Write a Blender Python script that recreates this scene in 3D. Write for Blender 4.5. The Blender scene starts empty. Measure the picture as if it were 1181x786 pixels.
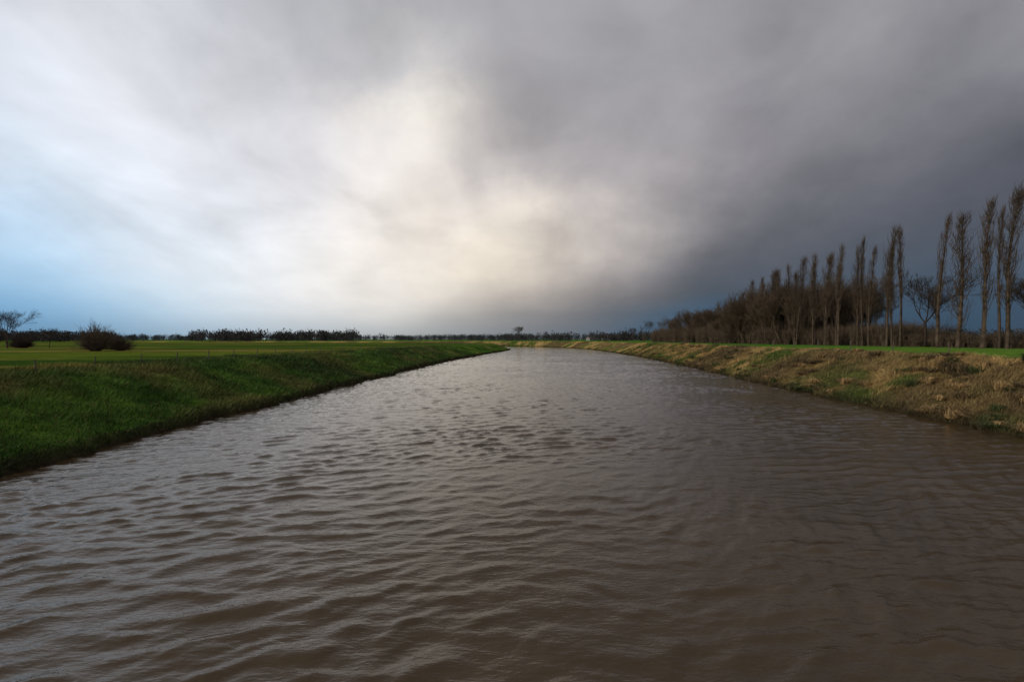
import bpy, math, random
import numpy as np
from mathutils import Vector
random.seed(7); rng=np.random.default_rng(7)
sc=bpy.context.scene
sc.view_settings.view_transform='Standard'
sc.view_settings.look='None'; sc.view_settings.exposure=0

# ---------------------------------------------------------------- helpers
def s2l(c):
    c=np.asarray(c,float)/255.0
    return np.where(c<=0.04045,c/12.92,((c+0.055)/1.055)**2.4)
def mesh_from(name,verts,faces_flat,nper,mat=None,col=None,smooth=True,link=True):
    me=bpy.data.meshes.new(name)
    verts=np.asarray(verts,np.float32); faces_flat=np.asarray(faces_flat,np.int32)
    nf=len(faces_flat)//nper
    me.vertices.add(len(verts)); me.vertices.foreach_set('co',verts.ravel())
    me.loops.add(len(faces_flat)); me.loops.foreach_set('vertex_index',faces_flat)
    me.polygons.add(nf)
    me.polygons.foreach_set('loop_start',np.arange(0,nf*nper,nper,dtype=np.int32))
    me.polygons.foreach_set('use_smooth',np.full(nf,smooth,dtype=bool))
    me.update(calc_edges=True); me.validate()
    if col is not None:
        a=me.color_attributes.new('tint','FLOAT_COLOR','POINT')
        c=np.ones((len(verts),4),np.float32); c[:,:3]=col
        a.data.foreach_set('color',c.ravel())
    if mat: me.materials.append(mat)
    if link:
        ob=bpy.data.objects.new(name,me); sc.collection.objects.link(ob); return ob
    return me
_T={}
def vnoise(x,y,scale,seed=0):
    if seed not in _T: _T[seed]=np.random.default_rng(1000+seed).random((256,256))
    T=_T[seed]; x=np.asarray(x)/scale; y=np.asarray(y)/scale
    xi=np.floor(x).astype(int); yi=np.floor(y).astype(int)
    fx=x-xi; fy=y-yi; fx=fx*fx*(3-2*fx); fy=fy*fy*(3-2*fy)
    g=lambda a,b:T[a&255,b&255]
    return ((g(xi,yi)*(1-fx)+g(xi+1,yi)*fx)*(1-fy)+(g(xi,yi+1)*(1-fx)+g(xi+1,yi+1)*fx)*fy)
def fbm(x,y,scale,seed=0,o=4):
    r=0;a=1;t=0
    for i in range(o):
        r=r+a*vnoise(x+i*31.7,y-i*17.3,scale,seed+i); t+=a; a*=.5; scale*=.5
    return r/t
def new_mat(name):
    m=bpy.data.materials.new(name); m.use_nodes=True
    nt=m.node_tree; b=nt.nodes['Principled BSDF']; return m,nt,b
def sstep(t): t=np.clip(t,0,1); return t*t*(3-2*t)

# ---------------------------------------------------------------- river outline
LP=np.array([(-19,-80),(-18.6,0),(-18.6,17),(-18.8,25),(-17.8,50),(-16.7,77),(-14.3,116),(-9,160),(-3.5,200),(0,232),(-3,252),(-14,272),(-40,292),(-90,315),(-420,400)],float)
RP=np.array([(26,-80),(26,0),(26,25),(26.3,38),(28.4,60),(32.5,90),(35.5,125),(38.5,180),(39,235),(35,285),(22,325),(-5,355),(-45,378),(-100,395),(-420,470)],float)
def smooth_poly(P,n=2):
    for _ in range(n):
        Q=[P[0]]
        for a,b in zip(P[:-1],P[1:]): Q+= [a*.75+b*.25,a*.25+b*.75]
        Q.append(P[-1]); P=np.array(Q)
    return P
LP=smooth_poly(LP); RP=smooth_poly(RP)
def pdist(x,y,P):
    best=np.full(x.shape,1e18)
    for a,b in zip(P[:-1],P[1:]):
        dx,dy=b-a; L=dx*dx+dy*dy
        t=np.clip(((x-a[0])*dx+(y-a[1])*dy)/L,0,1)
        best=np.minimum(best,(x-a[0]-t*dx)**2+(y-a[1]-t*dy)**2)
    return np.sqrt(best)
def river_sd(x,y):
    dl=pdist(x,y,LP); dr=pdist(x,y,RP)
    P=np.vstack([LP,RP[::-1]]); inside=np.zeros(x.shape,bool)
    for a,b in zip(P,np.roll(P,-1,axis=0)):
        c=((a[1]>y)!=(b[1]>y))
        with np.errstate(divide='ignore',invalid='ignore'):
            xi=(b[0]-a[0])*(y-a[1])/(b[1]-a[1])+a[0]
        inside^=c&(x<xi)
    d=np.minimum(dl,dr)
    return np.where(inside,-d,d), dl<dr
def terrain(x,y):
    x=np.asarray(x,float); y=np.asarray(y,float)
    sd,left=river_sd(x,y)
    w=(fbm(x,y,5,1)-.5)*1.5+(fbm(x,y,1.4,5,2)-.5)*.9
    d=np.where(np.abs(sd)<20,sd+w,sd)
    P=np.where(left,2.95,3.68)
    far=sstep((np.hypot(x,y)-250)/500); P=P*(1-far)+3.1*far
    lip=np.where(left,.40,.22)
    u=np.clip(d/np.where(left,9.5,9.0),0,1); prof=.55*u+.45*sstep(u)
    h=lip*sstep(d/.4)+(P-lip)*prof
    rough=np.clip(d/1.0,0,1)*np.where(d<8,1,np.clip(1-(d-8)/3,.12,1))
    amp=np.where(left,.85,1.5)
    h=h+rough*amp*((fbm(x,y,3.2,9)-.5)*.55+(fbm(x,y,.9,13,2)-.5)*.28)
    h=np.where(d<0,np.maximum(-2,d*.8),h)
    return h,d,left
def ground_col(x,y,d,left):
    n1=fbm(x,y,14,21); n2=fbm(x,y,2.5,25); n3=fbm(x,y,60,29); n4=fbm(x,y,5,33)
    def mix(a,b,t): t=np.clip(t,0,1)[:,None]; return a*(1-t)+b*t
    g=np.array
    L=mix(g([[.034,.078,.012]]),g([[.076,.140,.020]]),(n2-.35)*3)
    L=mix(L,g([[.13,.125,.035]]),(n4-.48)*3.5)
    L=mix(L,g([[.024,.048,.011]]),(n1-.48)*3.5)
    F=mix(g([[.055,.105,.015]]),g([[.098,.132,.018]]),(n3-.35)*3)
    st=fbm(x*.12,y,9,41)
    F=mix(F,g([[.18,.145,.035]]),(st-.50)*6)
    F=mix(F,g([[.034,.070,.012]]),(fbm(x*.2,y,7,47)-.50)*7)
    L=mix(L,F,(d-10)/3)
    R=mix(g([[.066,.092,.020]]),g([[.32,.215,.085]]),(n2*.45+n4*.55-.46)*7+.0+d*.065)
    R=mix(R,g([[.11,.080,.037]]),(n1-.50)*5)
    RF=mix(g([[.06,.15,.018]]),g([[.11,.185,.028]]),(n3-.3)*2)
    R=mix(R,RF,(d-9.0)/1.5)
    C=np.where(left[:,None],L,R)
    mud=g([[.026,.020,.012]])
    C=mix(mud,C,(d-.15)/np.where(left,.8,.8))
    return C*(.7+.6*vnoise(x,y,.7,55))[:,None]

# ---------------------------------------------------------------- ground sheet
def geo(a,b,s0,k):
    o=[a]
    while o[-1]<b: o.append(o[-1]+max(s0,k*(o[-1]-a)))
    return np.array(o)
xr=geo(52,5000,.8,.11); xl=-geo(40,5000,.8,.06)[::-1]
xs=np.concatenate([xl,np.arange(-39.5,51.8,.3),xr])
ys=np.concatenate([-geo(0,900,6,.3)[::-1][:-1],np.arange(0,9.9,1),geo(10,6000,.32,.0085)])
X,Y=np.meshgrid(xs,ys); x=X.ravel(); y=Y.ravel()
h,d,left=terrain(x,y)
h=np.where(d>40,h+(fbm(x,y,90,61)-.5)*.25*np.clip((d-40)/50,0,1),h)
nx,ny=len(xs),len(ys)
i=np.arange(nx*ny).reshape(ny,nx)
F=np.stack([i[:-1,:-1],i[:-1,1:],i[1:,1:],i[1:,:-1]],-1).ravel()
m_ground,nt,b=new_mat('grass_ground')
N=nt.nodes.new; Lk=nt.links.new
at=N('ShaderNodeAttribute'); at.attribute_name='tint'
tc=N('ShaderNodeNewGeometry')
no=N('ShaderNodeTexNoise'); no.inputs['Scale'].default_value=3.5; no.inputs['Detail'].default_value=8; no.inputs['Roughness'].default_value=.75
Lk(tc.outputs['Position'],no.inputs['Vector'])
mr=N('ShaderNodeMapRange'); mr.inputs['From Min'].default_value=.3; mr.inputs['From Max'].default_value=.7; mr.inputs['To Min'].default_value=.5; mr.inputs['To Max'].default_value=1.5
Lk(no.outputs['Fac'],mr.inputs['Value'])
vm=N('ShaderNodeVectorMath'); vm.operation='SCALE'
Lk(at.outputs['Color'],vm.inputs[0]); Lk(mr.outputs[0],vm.inputs['Scale'])
Lk(vm.outputs[0],b.inputs['Base Color']); b.inputs['Roughness'].default_value=1; b.inputs['Specular IOR Level'].default_value=0
bp=N('ShaderNodeBump'); bp.inputs['Distance'].default_value=.15; bp.inputs['Strength'].default_value=.8
Lk(no.outputs['Fac'],bp.inputs['Height']); Lk(bp.outputs[0],b.inputs['Normal'])
ground=mesh_from('ground',np.stack([x,y,h],1),F,4,m_ground,ground_col(x,y,d,left))

# ---------------------------------------------------------------- grass blades (one mass)
def blade_mat(name,rough=.8):
    m,nt,b=new_mat(name); a=nt.nodes.new('ShaderNodeAttribute'); a.attribute_name='tint'
    nt.links.new(a.outputs['Color'],b.inputs['Base Color']); b.inputs['Roughness'].default_value=rough
    b.inputs['Specular IOR Level'].default_value=.2
    return m
m_blade=blade_mat('grass_blades')
def blades(name,xm,xM,ym,yM,n,dmin,dmax,hmin,hmax,want_left,colfn,lean=(.3,0)):
    u=rng.random(n); yy=ym*(yM/ym)**u; xx=rng.uniform(xm,xM,n)
    hh,dd,lf=terrain(xx,yy)
    k=(dd>dmin)&(dd<dmax)&(lf==want_left)
    xx,yy,hh,dd=xx[k],yy[k],hh[k],dd[k]
    n=len(xx); clump=fbm(xx,yy,1.3,71,2)
    L=rng.uniform(hmin,hmax,n)*(.15+1.7*clump)
    if not want_left: L*=np.clip(1.6-dd/9,.35,1)
    wd=(.010+.0005*yy)*rng.uniform(.7,1.4,n)
    a=rng.uniform(0,math.pi,n); dx=np.cos(a)*wd; dy=np.sin(a)*wd
    la=rng.normal(0,.5,n)*L+lean[0]*L; lb=rng.normal(0,.5,n)*L+lean[1]*L
    v=np.empty((n,3,3)); base=np.stack([xx,yy,hh-.03],1)
    v[:,0]=base-np.stack([dx,dy,0*dx],1); v[:,1]=base+np.stack([dx,dy,0*dx],1)
    v[:,2]=base+np.stack([la,lb,L],1)
    C=colfn(xx,yy,np.maximum(dd,.45),np.full(n,want_left))*(rng.uniform(.6,1.5,n)*(.4+1.2*clump))[:,None]
    dry=rng.random(n)<.06; C[dry]=np.array([.22,.17,.06])*rng.uniform(.5,1,(dry.sum(),1))
    C=np.repeat(C,3,axis=0)
    return mesh_from(name,v.reshape(-1,3),np.arange(3*n),3,m_blade,C,smooth=False)
blades('bank_grass',-46,-8,11,150,400000,.1,16,.10,.34,True,ground_col)
blades('dry_bank_grass',24,56,16,170,360000,.0,10.5,.15,.42,False,ground_col,(.4,-.1))

def tussocks():
    V=[];C=[]
    n=800
    yy=18*(130/18)**rng.random(n); xx=rng.uniform(26,48,n)
    hh,dd,lf=terrain(xx,yy)
    k=(dd>.3)&(dd<9)&(~lf)&((fbm(xx,yy,4,81)>.52)|((dd>6)&(yy<42)&(rng.random(n)<.6))|(dd<1.2)); xx,yy,hh,dd=xx[k],yy[k],hh[k],dd[k]
    for cx,cy,cz,dv in zip(xx,yy,hh,dd):
        m=120; R=rng.uniform(.25,.9); Hh=rng.uniform(.2,.7)*(1.2 if (dv>6 and cy<38) else .7)
        a=rng.uniform(0,2*math.pi,m); r=np.sqrt(rng.random(m))*R*.6
        bx=cx+np.cos(a)*r; by=cy+np.sin(a)*r
        L=Hh*rng.uniform(.4,1.1,m); o=rng.uniform(.3,1.3,m)*R
        mx=bx+np.cos(a)*o*.45+.1; my=by+np.sin(a)*o*.45; mz=cz+L
        tx=bx+np.cos(a)*o+.4*R; ty=by+np.sin(a)*o; tz=cz+L*rng.uniform(.3,1.1,m)
        w=.009+.0004*cy; px=-np.sin(a)*w; py=np.cos(a)*w
        z0=np.full(m,cz-.05)
        q=np.stack([np.stack([bx-px,by-py,z0],1),np.stack([bx+px,by+py,z0],1),np.stack([mx+px*.8,my+py*.8,mz],1),np.stack([mx-px*.8,my-py*.8,mz],1),
                    np.stack([mx-px*.8,my-py*.8,mz],1),np.stack([mx+px*.8,my+py*.8,mz],1),np.stack([tx+px*.2,ty+py*.2,tz],1),np.stack([tx-px*.2,ty-py*.2,tz],1)],1)
        V.append(q.reshape(-1,3))
        g=rng.random()
        c=(np.array([.34,.225,.10]) if g<.52 else np.array([.15,.105,.05]) if g<.78 else np.array([.08,.10,.03]))*rng.uniform(.5,1.1)
        C.append(np.repeat(c[None]*rng.uniform(.4,1.3,m)[:,None],8,axis=0))
    V=np.concatenate(V);C=np.concatenate(C)
    mesh_from('dry_grass_tussocks',V,np.arange(len(V)),4,m_blade,C,smooth=False)
tussocks()

# ---------------------------------------------------------------- water
wxs=np.concatenate([-geo(24,450,1,.08)[::-1][:-1],np.arange(-24,44,.085)])
wys=np.concatenate([np.arange(-80,4,4),geo(4,12,.06,0)[:-1],12*np.exp(np.arange(0,math.log(500/12),.0055))])
X,Y=np.meshgrid(wxs,wys); x=X.ravel().astype(np.float32); y=Y.ravel().astype(np.float32)
z=np.zeros_like(x)
wx=x+1.3*(fbm(x,y,5,91,3)-.5).astype(np.float32); wy=y+1.5*(fbm(x,y,3.5,95,3)-.5).astype(np.float32)
patch=np.clip(-.05+1.9*fbm(x*.55,y,6,97,4),.25,1.35).astype(np.float32)
for k in range(100):
    lam=.26*(5.0)**(rng.random()**1.2)
    th=math.radians(-67+rng.normal(0,24))
    kx,ky=math.cos(th)*2*math.pi/lam,math.sin(th)*2*math.pi/lam
    amp=.0029*lam**.9*rng.uniform(.4,1.4)
    s=np.sin(kx*wx+ky*wy+rng.uniform(0,6.28))
    z+=amp*(s+.4*s*s)
z-=z.mean(); sd_=z.std(); zp=np.clip(z/sd_,-2.2,2.2)
z=sd_*(zp+.30*np.maximum(zp,0)**2)*patch      # sharpened crests
nx,ny=len(wxs),len(wys); i=np.arange(nx*ny).reshape(ny,nx)
F=np.stack([i[:-1,:-1],i[:-1,1:],i[1:,1:],i[1:,:-1]],-1).ravel()
m_w,nt,b=new_mat('muddy_river_water'); N=nt.nodes.new; Lk=nt.links.new
b.inputs['Roughness'].default_value=.02; b.inputs['IOR'].default_value=1.33
g=N('ShaderNodeNewGeometry')
mp=N('ShaderNodeMapping'); mp.inputs['Rotation'].default_value=(0,0,math.radians(-24)); mp.inputs['Scale'].default_value=(1,2.4,1)
Lk(g.outputs['Position'],mp.inputs['Vector'])
n1=N('ShaderNodeTexNoise'); n1.inputs['Scale'].default_value=5.0; n1.inputs['Detail'].default_value=3; n1.inputs['Roughness'].default_value=.5; n1.inputs['Distortion'].default_value=.3
Lk(mp.outputs[0],n1.inputs['Vector'])
bp=N('ShaderNodeBump'); bp.inputs['Distance'].default_value=.020; bp.inputs['Strength'].default_value=.8
Lk(n1.outputs['Fac'],bp.inputs['Height']); Lk(bp.outputs[0],b.inputs['Normal'])
n2=N('ShaderNodeTexNoise'); n2.inputs['Scale'].default_value=.25; n2.inputs['Detail'].default_value=4
Lk(g.outputs['Position'],n2.inputs['Vector'])
cr=N('ShaderNodeValToRGB'); cr.color_ramp.elements[0].position=.3; cr.color_ramp.elements[1].position=.7
cr.color_ramp.elements[0].color=(.044,.028,.012,1); cr.color_ramp.elements[1].color=(.060,.039,.018,1)
Lk(n2.outputs['Fac'],cr.inputs['Fac']); Lk(cr.outputs[0],b.inputs['Base Color'])
mesh_from('river_water',np.stack([x,y,z],1),F,4,m_w)

# ---------------------------------------------------------------- bare trees
def bark(name,c1,c2):
    m,nt,b=new_mat(name); n=nt.nodes.new('ShaderNodeTexNoise'); n.inputs['Scale'].default_value=1.3; n.inputs['Detail'].default_value=4
    g=nt.nodes.new('ShaderNodeNewGeometry'); nt.links.new(g.outputs['Position'],n.inputs['Vector'])
    r=nt.nodes.new('ShaderNodeValToRGB'); r.color_ramp.elements[0].position=.35; r.color_ramp.elements[1].position=.65
    r.color_ramp.elements[0].color=(*c1,1); r.color_ramp.elements[1].color=(*c2,1)
    nt.links.new(n.outputs['Fac'],r.inputs['Fac']); nt.links.new(r.outputs[0],b.inputs['Base Color'])
    b.inputs['Roughness'].default_value=.9; b.inputs['Specular IOR Level'].default_value=.15
    return m
m_pop=bark('poplar_bark',(.055,.040,.030),(.125,.09,.063))
m_bark=bark('bark',(.035,.026,.02),(.07,.052,.038))
m_thk=bark('twigs_brown',(.070,.052,.037),(.15,.108,.074))
def tubes(name,S,mat,link=False):
    S=np.asarray(S,float); p0=S[:,0:3];p1=S[:,3:6];r0=S[:,6:7];r1=S[:,7:8]
    t=p1-p0; t/=np.linalg.norm(t,axis=1,keepdims=True)+1e-9
    a=np.cross(t,np.array([.3,.9,.31])); a/=np.linalg.norm(a,axis=1,keepdims=True)+1e-9; c=np.cross(t,a)
    V=[]
    for k in range(3):
        an=k*2*math.pi/3; o=a*math.cos(an)+c*math.sin(an)
        V+= [p0+o*r0,p1+o*r1]
    V=np.stack(V,1); n=len(S); base=(np.arange(n)*6)[:,None]
    q=np.array([0,2,3,1, 2,4,5,3, 4,0,1,5])[None]
    return mesh_from(name,V.reshape(-1,3),(base+q).ravel(),4,mat,link=link)
def poplar(seed,H=22,width=1.0,nb=60,low=.13,bend=.9,fork=0):
    r=random.Random(seed); S=[]
    ph=r.uniform(0,6)
    def tr(t): return np.array([bend*t**3.2+.2*math.sin(5*t+ph),.15*math.sin(4*t+ph*2),H*t])
    n=16
    for k in range(n):
        a,b=k/n,(k+1)/n
        S.append([*tr(a),*tr(b),.30*(1-a)**1.0+.02,.30*(1-b)**1.0+.02])
    for k in range(nb):
        t=low+(.96-low)*r.random()**.85; p=tr(t)
        big=r.random()<.18
        L=min(5.5,(1-t)*H*.5+.7)*r.uniform(.5,1.0)*(1.25 if big else 1)
        w=width*r.uniform(.3,1.25)*min(1,(1-t)*3+.25)
        az=r.uniform(0,2*math.pi); ca,sa=math.cos(az),math.sin(az)
        prev=p; wind=bend*.4*(t**2)
        rr=(.06 if big else .035)*(1-t)+.022
        pts=[p]
        for j in range(1,5):
            s=j/4; o=w*(1-math.exp(-2.2*s))
            q=p+np.array([ca*o+wind*s*s+r.gauss(0,.06),sa*o+r.gauss(0,.06),L*s])
            S.append([*prev,*q,rr*(1-(j-1)/4.6),rr*(1-j/4.6)]); prev=q; pts.append(q)
        for j in range(9):
            s=r.uniform(.2,4); i0=min(int(s),3); f=s-i0; b0=pts[i0]*(1-f)+pts[i0+1]*f
            a2=r.uniform(0,6.28); l=r.uniform(.5,1.5); sp=r.uniform(.15,.5)*width
            b1=b0+np.array([math.cos(a2)*sp*.7+wind*.1,math.sin(a2)*sp*.7,l*.5])
            b2=b1+np.array([math.cos(a2)*sp*.3+wind*.2,math.sin(a2)*sp*.3,l*.55])
            S.append([*b0,*b1,.017,.013]); S.append([*b1,*b2,.013,.006])
    return S
def broad(seed,H=10,spread=.62,maxd=6,r0=.2,multi=1,trunk=.22):
    r=random.Random(seed); S=[]
    def grow(p,dv,L,rad,dep):
        segs=2 if dep<maxd-1 else 1
        for j in range(segs):
            dv=(dv+Vector((r.gauss(0,.13),r.gauss(0,.13),r.gauss(0,.08)+.04))).normalized()
            q=p+dv*(L/segs); S.append([*p,*q,rad*(1-.28*j/segs),rad*(1-.28*(j+1)/segs)]); p=q
            if j==0 and dep>0 and dep<maxd: sub(p,dv,L,rad,dep,1)
        if dep<maxd: sub(p,dv,L,rad*.72,dep,r.choice([2,3,3]) if dep<3 else r.choice([2,2,3]))
    def sub(p,dv,L,rad,dep,n):
        for k in range(n):
            ax=Vector((r.gauss(0,1),r.gauss(0,1),r.gauss(0,.6))).normalized()
            nd=(dv+ax*spread*r.uniform(.6,1.25)+Vector((0,0,.08))).normalized()
            grow(p,nd,L*r.uniform(.62,.86),max(rad*r.uniform(.55,.75),.014),dep+1)
    for k in range(multi):
        a=r.uniform(0,6.28); dv=Vector((math.cos(a)*.55,math.sin(a)*.55,1)).normalized() if multi>1 else Vector((.03,0,1))
        grow(Vector((math.cos(a)*.2*(multi>1),math.sin(a)*.2*(multi>1),-.1)),dv,H*trunk*r.uniform(.85,1.1),r0,0)
    zs=max(s[5] for s in S); k=H/zs
    return [[c*k for c in s[:6]]+s[6:] for s in S]
def bush(seed,H=4.5,W=5.5,n=230):
    r=random.Random(seed); S=[]; lobes=[(r.uniform(0,6.28),r.uniform(.8,1.15)) for _ in range(5)]
    for k in range(n):
        a=r.uniform(0,6.28); e=math.acos(r.random()**.8)
        f=.72+.28*max(c*math.cos(a-b) for b,c in lobes); f*=r.uniform(.55,1.08)
        tip=np.array([math.cos(a)*math.sin(e)*W/2*f,math.sin(a)*math.sin(e)*W/2*f,max(.3,math.cos(e)*H*f+.25)])
        p=np.array([math.cos(a)*r.uniform(0,.5),math.sin(a)*r.uniform(0,.5),0.]); b0=p.copy()
        ctrl=(p+tip)/2+np.array([0,0,H*.12])
        for j in range(1,6):
            s=j/5; q=(1-s)**2*b0+2*s*(1-s)*ctrl+s*s*tip+np.array([r.gauss(0,.06),r.gauss(0,.06),r.gauss(0,.05)])
            S.append([*p,*q,.045*(1-s*.8)+.01,.045*(1-s*.95)+.01])
            if j>1:
                for _ in range(4):
                    q2=p+(q-p)*r.random(); dv=(tip-b0)/np.linalg.norm(tip-b0)+np.array([r.gauss(0,.5),r.gauss(0,.5),r.gauss(0,.35)+.2])
                    S.append([*q2,*(q2+dv*r.uniform(.3,.8)),.016,.007])
            p=q
    return S
def put(name,me,x,y,sz=1,rot=0,sx=None,dz=-.1):
    ob=bpy.data.objects.new(name,me); sc.collection.objects.link(ob)
    hz=float(terrain(np.array([x]),np.array([y]))[0][0])
    ob.location=(x,y,hz+dz); ob.rotation_euler=(0,0,rot); s=sx or sz; ob.scale=(s,s,sz); return ob
pops=[tubes('poplar_mesh',poplar(s,22,w,nb,low,bd),m_pop) for s,w,nb,low,bd in [(1,.95,80,.18,.6),(2,1.25,90,.12,1.0),(3,.7,60,.26,.3),(4,1.2,100,.14,.8),(5,.85,58,.2,1.3),(6,1.45,105,.09,.5),(7,1.05,82,.28,.2)]]
row=[(58,22),(61,20.2),(67.5,22.4),(69.6,20.0),(71.6,21.7),(74.6,20.6),(79.5,21.6),(86.3,21.2),(88.4,18.2),(90.9,21.8),(93.2,19.0),(96.4,21.3),(98.0,19.9),(102.4,20.9),(104.2,17.6),(107.8,20.6),(111,18.6),(112.8,20.8),(117.2,20.8),(118.8,18.0),(122.6,20.2),(125,17.6),(127,19.2),(130.2,19.9),(133,16.5),(136,18.4),(141,18.2),(147,15.5)]
for k,(dy,hh) in enumerate(row):
    me=pops[(k*5+k//3)%7]; xx=69.5+.7*math.sin(k*2.3)
    o=put('poplar_tree',me,xx,dy,hh/22,random.uniform(-1.2,1.2),sx=hh/22*random.uniform(.8,1.25))
    o.rotation_euler[1]=random.gauss(.012,.025)
b1=tubes('bare_tree_mesh',broad(11,13,.62,6,.24),m_bark)
b2=tubes('bare_tree_mesh_b',broad(12,12,.55,6,.22),m_bark)
b3=tubes('bare_tree_mesh_c',broad(13,12,.6,6,.2,1,.18),m_thk)
cp=[tubes('copse_tree_mesh',broad(s,12,.42,6,.13,3,.2),m_thk) for s in (21,22,23)]
w1=tubes('willow_bush_mesh',bush(14,4.5,5.6),m_thk)
w2=tubes('shrub_mesh',bush(15,4.5,4.6,190),m_bark)
put('bare_oak_tree',b1,72.5,85,1.1,1.0,1.15)
put('bare_oak_tree',b2,74,84,.9,2.0,.9)
for (tx,ty,s) in [(92,84,1.05),(97,90,1.15),(88,79,.7),(101,86,1.2)]: put('bare_oak_tree',b2,tx,ty,s,tx)
for k in range(135):
    yy=random.uniform(118,235); xx=random.uniform(68,92)+(yy-122)*.05
    tp=random.uniform(.65,1.1)*(1.28-.0030*(yy-122))
    put('bare_copse_tree',cp[k%3],xx,yy,tp*1.18,random.uniform(0,6),tp)
put('willow_bush',w1,-74,86,1.05,.3,1.15); put('willow_bush',w1,-71.2,88,.62,2.3,.85)
for tx,ty,s in [(-117,112,.74),(-121,116,.7),(-113,118,.4),(-130,112,.7),(-119,109,.6)]: put('bare_field_tree',b1,tx,ty,s,tx,s*1.0)
for tx,ty,s in [(-114,113,.6),(-119,117,.8),(-126,110,.8)]: put('field_shrub',w2,tx,ty,s,tx,s*1.5)
put('bare_field_tree',b2,5,400,1.05,0,1.5)
put('bare_field_tree',b1,83,300,1.05,0,.9); put('bare_field_tree',b2,76,305,.75,0,.8); put('bare_field_tree',b3,95,305,.85,0,.9)
for k in range(22):
    put('bare_field_tree',cp[k%3],96+k*2.4+random.uniform(-3,3),285+random.uniform(-25,15),random.uniform(.5,.9),k)
def thicket():
    S=[]; r=random.Random(4)
    P=[(r.uniform(71,80),r.uniform(58,125),r.uniform(.8,2.8)) for _ in range(220)]+[(r.uniform(70,86),r.uniform(92,130),r.uniform(2.5,6)) for _ in range(170)]+[(r.uniform(66,90),r.uniform(118,250),r.uniform(3.5,9)) for _ in range(330)]
    zz=terrain(np.array([p[0] for p in P]),np.array([p[1] for p in P]))[0]
    for (cx,cy,hh),cz in zip(P,zz):
        for j in range(26):
            a=r.uniform(0,6.28); o=r.uniform(.1,.7)*hh*.45
            p=np.array([cx+r.gauss(0,.25),cy+r.gauss(0,.25),cz-.1])
            for s in range(3):
                q=p+np.array([math.cos(a)*o/3+r.gauss(0,.12),math.sin(a)*o/3+r.gauss(0,.12),hh/3*r.uniform(.6,1.1)])
                S.append([*p,*q,.035-.008*s,.028-.009*s])
                if s>0:
                    for _ in range(3):
                        e=p+np.array([r.gauss(0,.4),r.gauss(0,.4),r.uniform(.3,.3+.2*hh)]); S.append([*p,*e,.02,.008])
                p=q
    tubes('undergrowth_thicket',S,m_thk,True)
thicket()

# distant tree line (one mass)
def treeline():
    V=[];C=[]
    f=558.
    r=rng
    items=[]
    def band(x0,x1,n,d0,d1,top0,top1,w):
        # trees gather in clumps of uneven size
        cs=r.uniform(x0,x1,max(3,n//14)); hs=r.random(len(cs))**1.2; ws=(x1-x0)/len(cs)*r.uniform(.4,1.5,len(cs))
        for q in range(n):
            j=r.integers(len(cs)); cl=q%5<3
            px=np.clip(r.normal(cs[j],ws[j]*.6),x0-6,x1+6) if cl else r.uniform(x0,x1)
            dd=r.uniform(d0,d1); t=hs[j]*r.uniform(.6,1.1) if cl else .15+r.random()*.35
            hh=(top0+(top1*1.05-top0)*t)*dd/f+1.9
            items.append(((px-590)/f*dd,dd,hh,hh*w*r.uniform(.7,1.6)))
    band(-300,1500,900,850,1200,4.5,7.5,1.3)
    band(-100,60,90,380,480,8,14,.8); band(15,135,130,420,560,8,12,.8)
    band(135,225,90,600,750,4,7,.9)
    band(228,300,110,430,560,7,13,.7); band(305,405,130,450,600,7,13,.7)
    band(405,580,150,650,850,4,8,.9); band(580,740,160,480,700,5,10,.8)
    band(700,830,110,400,520,6,14,.6); band(1000,1400,120,260,420,8,16,.6); band(800,1000,70,330,450,8,16,.6)
    for X0,Y0,hh,w in items:
        n=110
        u=r.normal(0,1,(n,3)); u/=np.linalg.norm(u,axis=1,keepdims=True); u*=(r.random((n,1))**.5)*r.uniform(.8,1.12,(n,1))
        c=np.array([X0,Y0,3.0+hh*.46])+u*np.array([w*.55,w*.55,hh*.53])
        sz=hh*.055
        t=r.normal(0,sz,(n,3,3))*np.array([.7,.7,1.4]); v=c[:,None]+t
        v[:,:,2]=np.maximum(v[:,:,2],2.9)
        V.append(v.reshape(-1,3))
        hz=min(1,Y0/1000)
        base=np.array([.048,.036,.024])*(1-hz)+np.array([.030,.042,.052])*hz  # aerial haze painted into the crown tint, bluer with distance
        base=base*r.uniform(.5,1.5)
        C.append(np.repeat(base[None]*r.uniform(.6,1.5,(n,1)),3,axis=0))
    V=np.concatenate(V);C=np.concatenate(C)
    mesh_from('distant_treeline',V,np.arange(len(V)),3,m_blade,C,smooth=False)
treeline()

# ---------------------------------------------------------------- fences
m_post,nt,b=new_mat('weathered_post'); b.inputs['Roughness'].default_value=.9
n=nt.nodes.new('ShaderNodeTexNoise'); n.inputs['Scale'].default_value=9; r_=nt.nodes.new('ShaderNodeValToRGB')
r_.color_ramp.elements[0].color=(.05,.04,.03,1); r_.color_ramp.elements[1].color=(.14,.12,.09,1)
nt.links.new(n.outputs['Fac'],r_.inputs['Fac']); nt.links.new(r_.outputs[0],b.inputs['Base Color'])
def offset_line(P,off,y0,y1,step):
    pts=[];last=None
    for a,b_ in zip(P[:-1],P[1:]):
        t=b_-a; L=np.linalg.norm(t); t/=L; nrm=np.array([-t[1],t[0]])
        s=0
        while s<L:
            p=a+t*s+nrm*off
            if y0<p[1]<y1 and (last is None or np.linalg.norm(p-last)>=step): pts.append(p); last=p
            s+=.25
    return np.array(pts)
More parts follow.
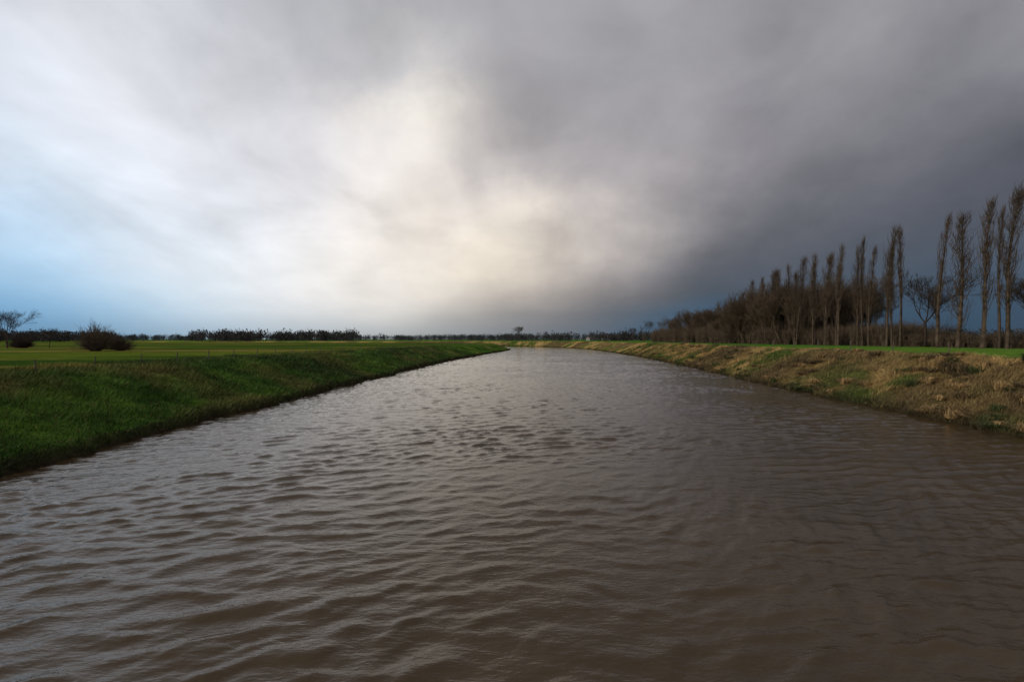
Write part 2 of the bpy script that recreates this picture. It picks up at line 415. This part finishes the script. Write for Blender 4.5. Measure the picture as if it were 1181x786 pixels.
def fence(name,pts,ph,rad,wires):
    zz=terrain(pts[:,0],pts[:,1])[0]; S=[];tops=[]
    r=random.Random(3)
    for (px,py),pz in zip(pts,zz):
        l=(r.gauss(0,.05),r.gauss(0,.05)); hh=ph*r.uniform(.8,1.1)
        S.append([px,py,pz-.3,px+l[0],py+l[1],pz+hh,rad,rad*.92]); S.append([px+l[0],py+l[1],pz+hh,px+l[0],py+l[1],pz+hh+.04,rad*.92,rad*.3])
        tops.append((px,py,pz))
    for a,c in zip(tops[:-1],tops[1:]):
        if math.dist(a,c)>14: continue
        for w in wires:
            mid=[(a[0]+c[0])/2,(a[1]+c[1])/2,(a[2]+c[2])/2+w-.04]
            S.append([a[0],a[1],a[2]+w,*mid,.0018,.0018]); S.append([*mid,c[0],c[1],c[2]+w,.0018,.0018])
    tubes(name,S,m_post,True)
fence('wire_fence',offset_line(LP,11.0,26,225,3.9),.95,.05,[.4,.75])
fence('wire_fence',offset_line(RP,-10.8,20,230,7),1.05,.06,[.5,.85])

# ---------------------------------------------------------------- farmhouses on the horizon
def simple(name,c,rough=.8):
    m,nt,b=new_mat(name); n=nt.nodes.new('ShaderNodeTexNoise'); n.inputs['Scale'].default_value=4
    r=nt.nodes.new('ShaderNodeValToRGB'); r.color_ramp.elements[0].color=(*[v*.8 for v in c],1); r.color_ramp.elements[1].color=(*[min(1,v*1.15) for v in c],1)
    nt.links.new(n.outputs['Fac'],r.inputs['Fac']); nt.links.new(r.outputs[0],b.inputs['Base Color']); b.inputs['Roughness'].default_value=rough; return m
mw=simple('pale_render',(.28,.27,.25)); mb=simple('red_brick',(.14,.08,.06)); mrf=simple('roof_tiles',(.07,.045,.04)); mg=simple('window_glass',(.03,.035,.04),.2); md=simple('door_paint',(.05,.07,.05))
def box(name,par,x0,x1,y0,y1,z0,z1,mat):
    v=[(a,b_,c) for c in (z0,z1) for a,b_ in ((x0,y0),(x1,y0),(x1,y1),(x0,y1))]
    f=[3,2,1,0,4,5,6,7,0,1,5,4,1,2,6,5,2,3,7,6,3,0,4,7]
    o=mesh_from(name,v,f,4,mat,smooth=False); o.parent=par; return o
def house(name,x,y,w,dp,hw,hr,wall,rot):
    e=bpy.data.objects.new(name,None); sc.collection.objects.link(e); e.location=(x,y,3.0); e.rotation_euler=(0,0,rot)
    v=[(-w/2,-dp/2,-.3),(w/2,-dp/2,-.3),(w/2,dp/2,-.3),(-w/2,dp/2,-.3),(-w/2,-dp/2,hw),(w/2,-dp/2,hw),(w/2,dp/2,hw),(-w/2,dp/2,hw),(-w/2,0,hw+hr),(w/2,0,hw+hr)]
    me=bpy.data.meshes.new('walls'); me.from_pydata(v,[],[(0,1,5,4),(1,2,6,9,5),(2,3,7,6),(3,0,4,8,7)]); me.materials.append(wall)
    o=bpy.data.objects.new('walls',me); sc.collection.objects.link(o); o.parent=e
    k=.4; W=w/2+k; D=dp/2+k; zl=hw-k*hr/(dp/2)
    rv=[(-W,-D,zl+.1),(W,-D,zl+.1),(W,0,hw+hr+.1),(-W,0,hw+hr+.1),(-W,D,zl+.1),(W,D,zl+.1)]
    rv+=[(a,b_,c+.18) for a,b_,c in rv]
    me=bpy.data.meshes.new('roof'); me.from_pydata(rv,[],[(0,1,2,3),(3,2,5,4),(6,9,8,7),(9,10,11,8),(0,6,7,1),(4,5,11,10),(0,3,9,6),(3,4,10,9),(1,7,8,2),(2,8,11,5)]); me.materials.append(mrf)
    o=bpy.data.objects.new('roof',me); sc.collection.objects.link(o); o.parent=e
    for j in range(4):
        cx=-w/2+w*(j+.5)/4
        if j==1: box('door',e,cx-.5,cx+.5,-dp/2-.04,-dp/2+.05,0,2.1,md)
        else: box('window',e,cx-.6,cx+.6,-dp/2-.04,-dp/2+.05,.9,2.2,mg)
    box('chimney',e,w*.3,w*.3+.7,-.35,.35,hw+hr-.6,hw+hr+1,mb)
house('farmhouse',95,480,11,7,3.2,3.4,mw,.2); house('farmhouse',131,620,10,7,3.0,3.6,mb,-.3)
house('farmhouse',98,600,9,7,3.0,3,mw,.5)

# ---------------------------------------------------------------- sky (world)
rows=[(10,[(0,197,200,208),(200,188,190,197),(400,172,173,177),(600,164,163,167),(800,156,155,158),(1000,146,145,149),(1181,132,131,136)]),
(90,[(0,196,204,214),(90,226,227,233),(200,204,206,212),(330,186,186,192),(420,182,181,186),(475,212,208,203),(550,168,166,169),(700,158,156,160),(850,152,150,154),(1000,137,136,140),(1181,113,113,119)]),
(140,[(0,196,206,219),(90,219,223,232),(200,214,216,222),(330,202,202,207),(420,204,200,200),(475,246,240,226),(535,190,185,183),(620,162,159,162),(750,156,153,157),(880,140,138,143),(1000,123,122,127),(1181,98,98,105)]),
(200,[(0,192,209,226),(150,216,221,230),(300,214,214,220),(400,218,214,213),(460,230,223,216),(520,204,197,194),(620,165,160,162),(730,162,157,159),(820,145,141,145),(900,123,121,126),(1000,104,103,109),(1181,83,84,92)]),
(270,[(0,168,196,221),(80,184,205,224),(150,206,217,229),(300,221,222,226),(450,230,223,216),(540,222,213,203),(590,242,232,216),(650,206,196,187),(710,196,187,180),(760,154,149,149),(830,112,111,116),(950,82,84,92),(1181,70,75,87)]),
(310,[(0,146,184,216),(80,174,202,224),(150,200,214,228),(300,221,223,226),(450,232,225,216),(560,230,219,202),(620,206,195,182),(700,162,154,152),(760,114,112,117),(830,88,89,97),(950,70,77,90),(1181,62,73,90)]),
(345,[(0,112,159,197),(80,144,182,212),(170,182,205,222),(300,214,217,221),(450,224,218,211),(540,202,194,184),(600,168,160,154),(680,126,122,123),(760,84,87,94),(850,62,72,86),(950,54,72,92),(1181,50,70,92)]),
(365,[(0,94,141,180),(80,118,161,196),(170,158,187,210),(300,198,206,213),(450,200,198,195),(540,166,162,159),(620,124,123,125),(700,88,93,102),(760,60,84,108),(820,46,82,114),(950,44,72,98),(1181,44,68,92)]),
(388,[(0,84,121,150),(150,118,148,172),(300,160,174,186),(450,160,165,168),(560,124,130,136),(640,104,112,122),(700,80,94,110),(760,54,88,116),(820,42,80,114),(950,44,68,90),(1181,46,68,90)])]
def photo(px,py):
    vals=[]
    for yy,l in rows:
        a=np.array(l,float); vals.append([np.interp(px,a[:,0],a[:,c]) for c in (1,2,3)])
    ry=[r[0] for r in rows]; vals=np.array(vals)
    return s2l([np.interp(py,ry,vals[:,c]) for c in range(3)])
amb=np.array([.40,.40,.43]); zen=np.array([.34,.34,.36])
def skycol(az,el):
    a=max(-46.4,min(46.4,az)); ar=math.radians(a); er=math.radians(min(el,60))
    px=590+558*math.tan(ar); py=391-558*math.tan(er)/math.cos(ar)
    c=photo(px,max(py,0))
    if py<0: t=min(1,-py/500); c=c*(1-t)+zen*t
    t=float(sstep(np.array((abs(az)-50)/70))); return c*(1-t)+amb*t
w=bpy.data.worlds.new('sky'); sc.world=w; w.use_nodes=True
nt=w.node_tree; nt.nodes.clear(); N=nt.nodes.new; Lk=nt.links.new
def math_(op,a,b_=None,c=None,clamp=False):
    n=N('ShaderNodeMath'); n.operation=op; n.use_clamp=clamp
    for k,v in enumerate((a,b_,c)):
        if v is None: continue
        if isinstance(v,(int,float)): n.inputs[k].default_value=v
        else: Lk(v,n.inputs[k])
    return n.outputs[0]
tc=N('ShaderNodeTexCoord'); sp=N('ShaderNodeSeparateXYZ'); Lk(tc.outputs['Generated'],sp.inputs[0])
dx,dy,dz=sp.outputs
zc=math_('MAXIMUM',dz,0.0)
den=math_('ADD',zc,.30)
cx=math_('DIVIDE',dx,den); cy=math_('DIVIDE',dy,den)
def cloudnoise(sx,sy,scale,detail,rough,dist=0,off=0):
    cb=N('ShaderNodeCombineXYZ'); Lk(math_('MULTIPLY',cx,sx),cb.inputs[0]); Lk(math_('MULTIPLY',cy,sy),cb.inputs[1]); cb.inputs[2].default_value=off
    n=N('ShaderNodeTexNoise'); n.inputs['Scale'].default_value=scale; n.inputs['Detail'].default_value=detail; n.inputs['Roughness'].default_value=rough; n.inputs['Distortion'].default_value=dist
    Lk(cb.outputs[0],n.inputs['Vector']); return n.outputs['Fac']
nA=cloudnoise(1.7,.8,1.8,4,.48,.4,1.3)
nB=cloudnoise(1.0,1.0,3.4,6,.53,.3,9.2)
wn=N('ShaderNodeTexNoise'); wn.inputs['Scale'].default_value=5; wn.inputs['Detail'].default_value=5; wn.inputs['Roughness'].default_value=.55
Lk(tc.outputs['Generated'],wn.inputs['Vector'])
sw=N('ShaderNodeSeparateXYZ'); Lk(wn.outputs['Color'],sw.inputs[0])
hf=math_('MULTIPLY',zc,4.0,clamp=True)
wx_=math_('MULTIPLY',math_('SUBTRACT',sw.outputs[0],.5),math_('ADD',math_('MULTIPLY',hf,.22),.05))
az=math_('ARCTAN2',math_('ADD',dx,wx_),dy)
u=math_('ADD',math_('DIVIDE',az,2*math.pi),.5)
zz=math_('MULTIPLY',zc,math_('ADD',math_('MULTIPLY',math_('SUBTRACT',sw.outputs[1],.5),.65),1.0))
el=math_('MULTIPLY',math_('ARCSINE',math_('MINIMUM',zz,1.0)),180/math.pi)
els=[0,1.4,3,5,7.5,10.5,14,18,23,29,37,60]
azs=[-180,-140,-100,-75,-58]+list(np.linspace(-48,48,21))+[58,75,100,140,180]
cur=None
for k,e in enumerate(els):
    r=N('ShaderNodeValToRGB'); cr=r.color_ramp; cr.interpolation='B_SPLINE'
    cols=[skycol(a,e) for a in azs]
    cr.elements[0].position=0; cr.elements[1].position=1
    for a in azs[1:-1]: cr.elements.new((a+180)/360)
    for j,c in enumerate(cols): cr.elements[j].color=(*[float(v) for v in c],1)
    Lk(u,r.inputs['Fac'])
    if cur is None: cur=r.outputs[0]
    else:
        m=N('ShaderNodeMapRange'); m.inputs['From Min'].default_value=els[k-1]; m.inputs['From Max'].default_value=e
        Lk(el,m.inputs['Value'])
        mx=N('ShaderNodeMix'); mx.data_type='RGBA'; Lk(m.outputs[0],mx.inputs['Factor']); Lk(cur,mx.inputs['A']); Lk(r.outputs[0],mx.inputs['B']); cur=mx.outputs['Result']
det=math_('ADD',math_('MULTIPLY',math_('SUBTRACT',nA,.48),.58),math_('MULTIPLY',math_('SUBTRACT',nB,.48),.62))
det=math_('MULTIPLY',det,math_('MULTIPLY',zc,5.0,clamp=True))
mul=math_('ADD',det,math_('ADD',1.12,math_('MULTIPLY',math_('MAXIMUM',math_('MULTIPLY',dx,-1.0),0.0),.12)))
vs=N('ShaderNodeVectorMath'); vs.operation='SCALE'; Lk(cur,vs.inputs[0]); Lk(mul,vs.inputs['Scale'])
bg=N('ShaderNodeBackground'); Lk(vs.outputs[0],bg.inputs['Color']); bg.inputs['Strength'].default_value=1.0
SUN_EL,SUN_AZ=math.radians(24),math.radians(-115)   # azimuth from +Y, negative = left
st=N('ShaderNodeTexSky'); st.sky_type='NISHITA'; st.sun_disc=False; st.sun_elevation=SUN_EL; st.sun_rotation=SUN_AZ
bn=N('ShaderNodeBackground'); bn.inputs['Strength'].default_value=.06; Lk(st.outputs[0],bn.inputs['Color'])
ms=N('ShaderNodeMixShader'); ms.inputs[0].default_value=.05; Lk(bg.outputs[0],ms.inputs[1]); Lk(bn.outputs[0],ms.inputs[2])
wo=N('ShaderNodeOutputWorld'); Lk(ms.outputs[0],wo.inputs['Surface'])
# soft sun through cloud, behind-left
sl=bpy.data.lights.new('sun','SUN'); sl.energy=1.5; sl.angle=math.radians(10); sl.color=(1,.88,.70)
so=bpy.data.objects.new('sun',sl); sc.collection.objects.link(so)
dv=Vector((math.sin(SUN_AZ)*math.cos(SUN_EL),math.cos(SUN_AZ)*math.cos(SUN_EL),math.sin(SUN_EL)))
so.rotation_euler=dv.to_track_quat('Z','Y').to_euler(); so.location=(0,0,60)

# ---------------------------------------------------------------- camera (standing on a bridge)
cd=bpy.data.cameras.new('camera'); cd.lens=17; cd.sensor_width=36; cd.clip_end=12000; cd.clip_start=.1
co=bpy.data.objects.new('camera',cd); sc.collection.objects.link(co)
co.location=(0,0,5); co.rotation_euler=(math.radians(90-.2),0,0)
sc.camera=co
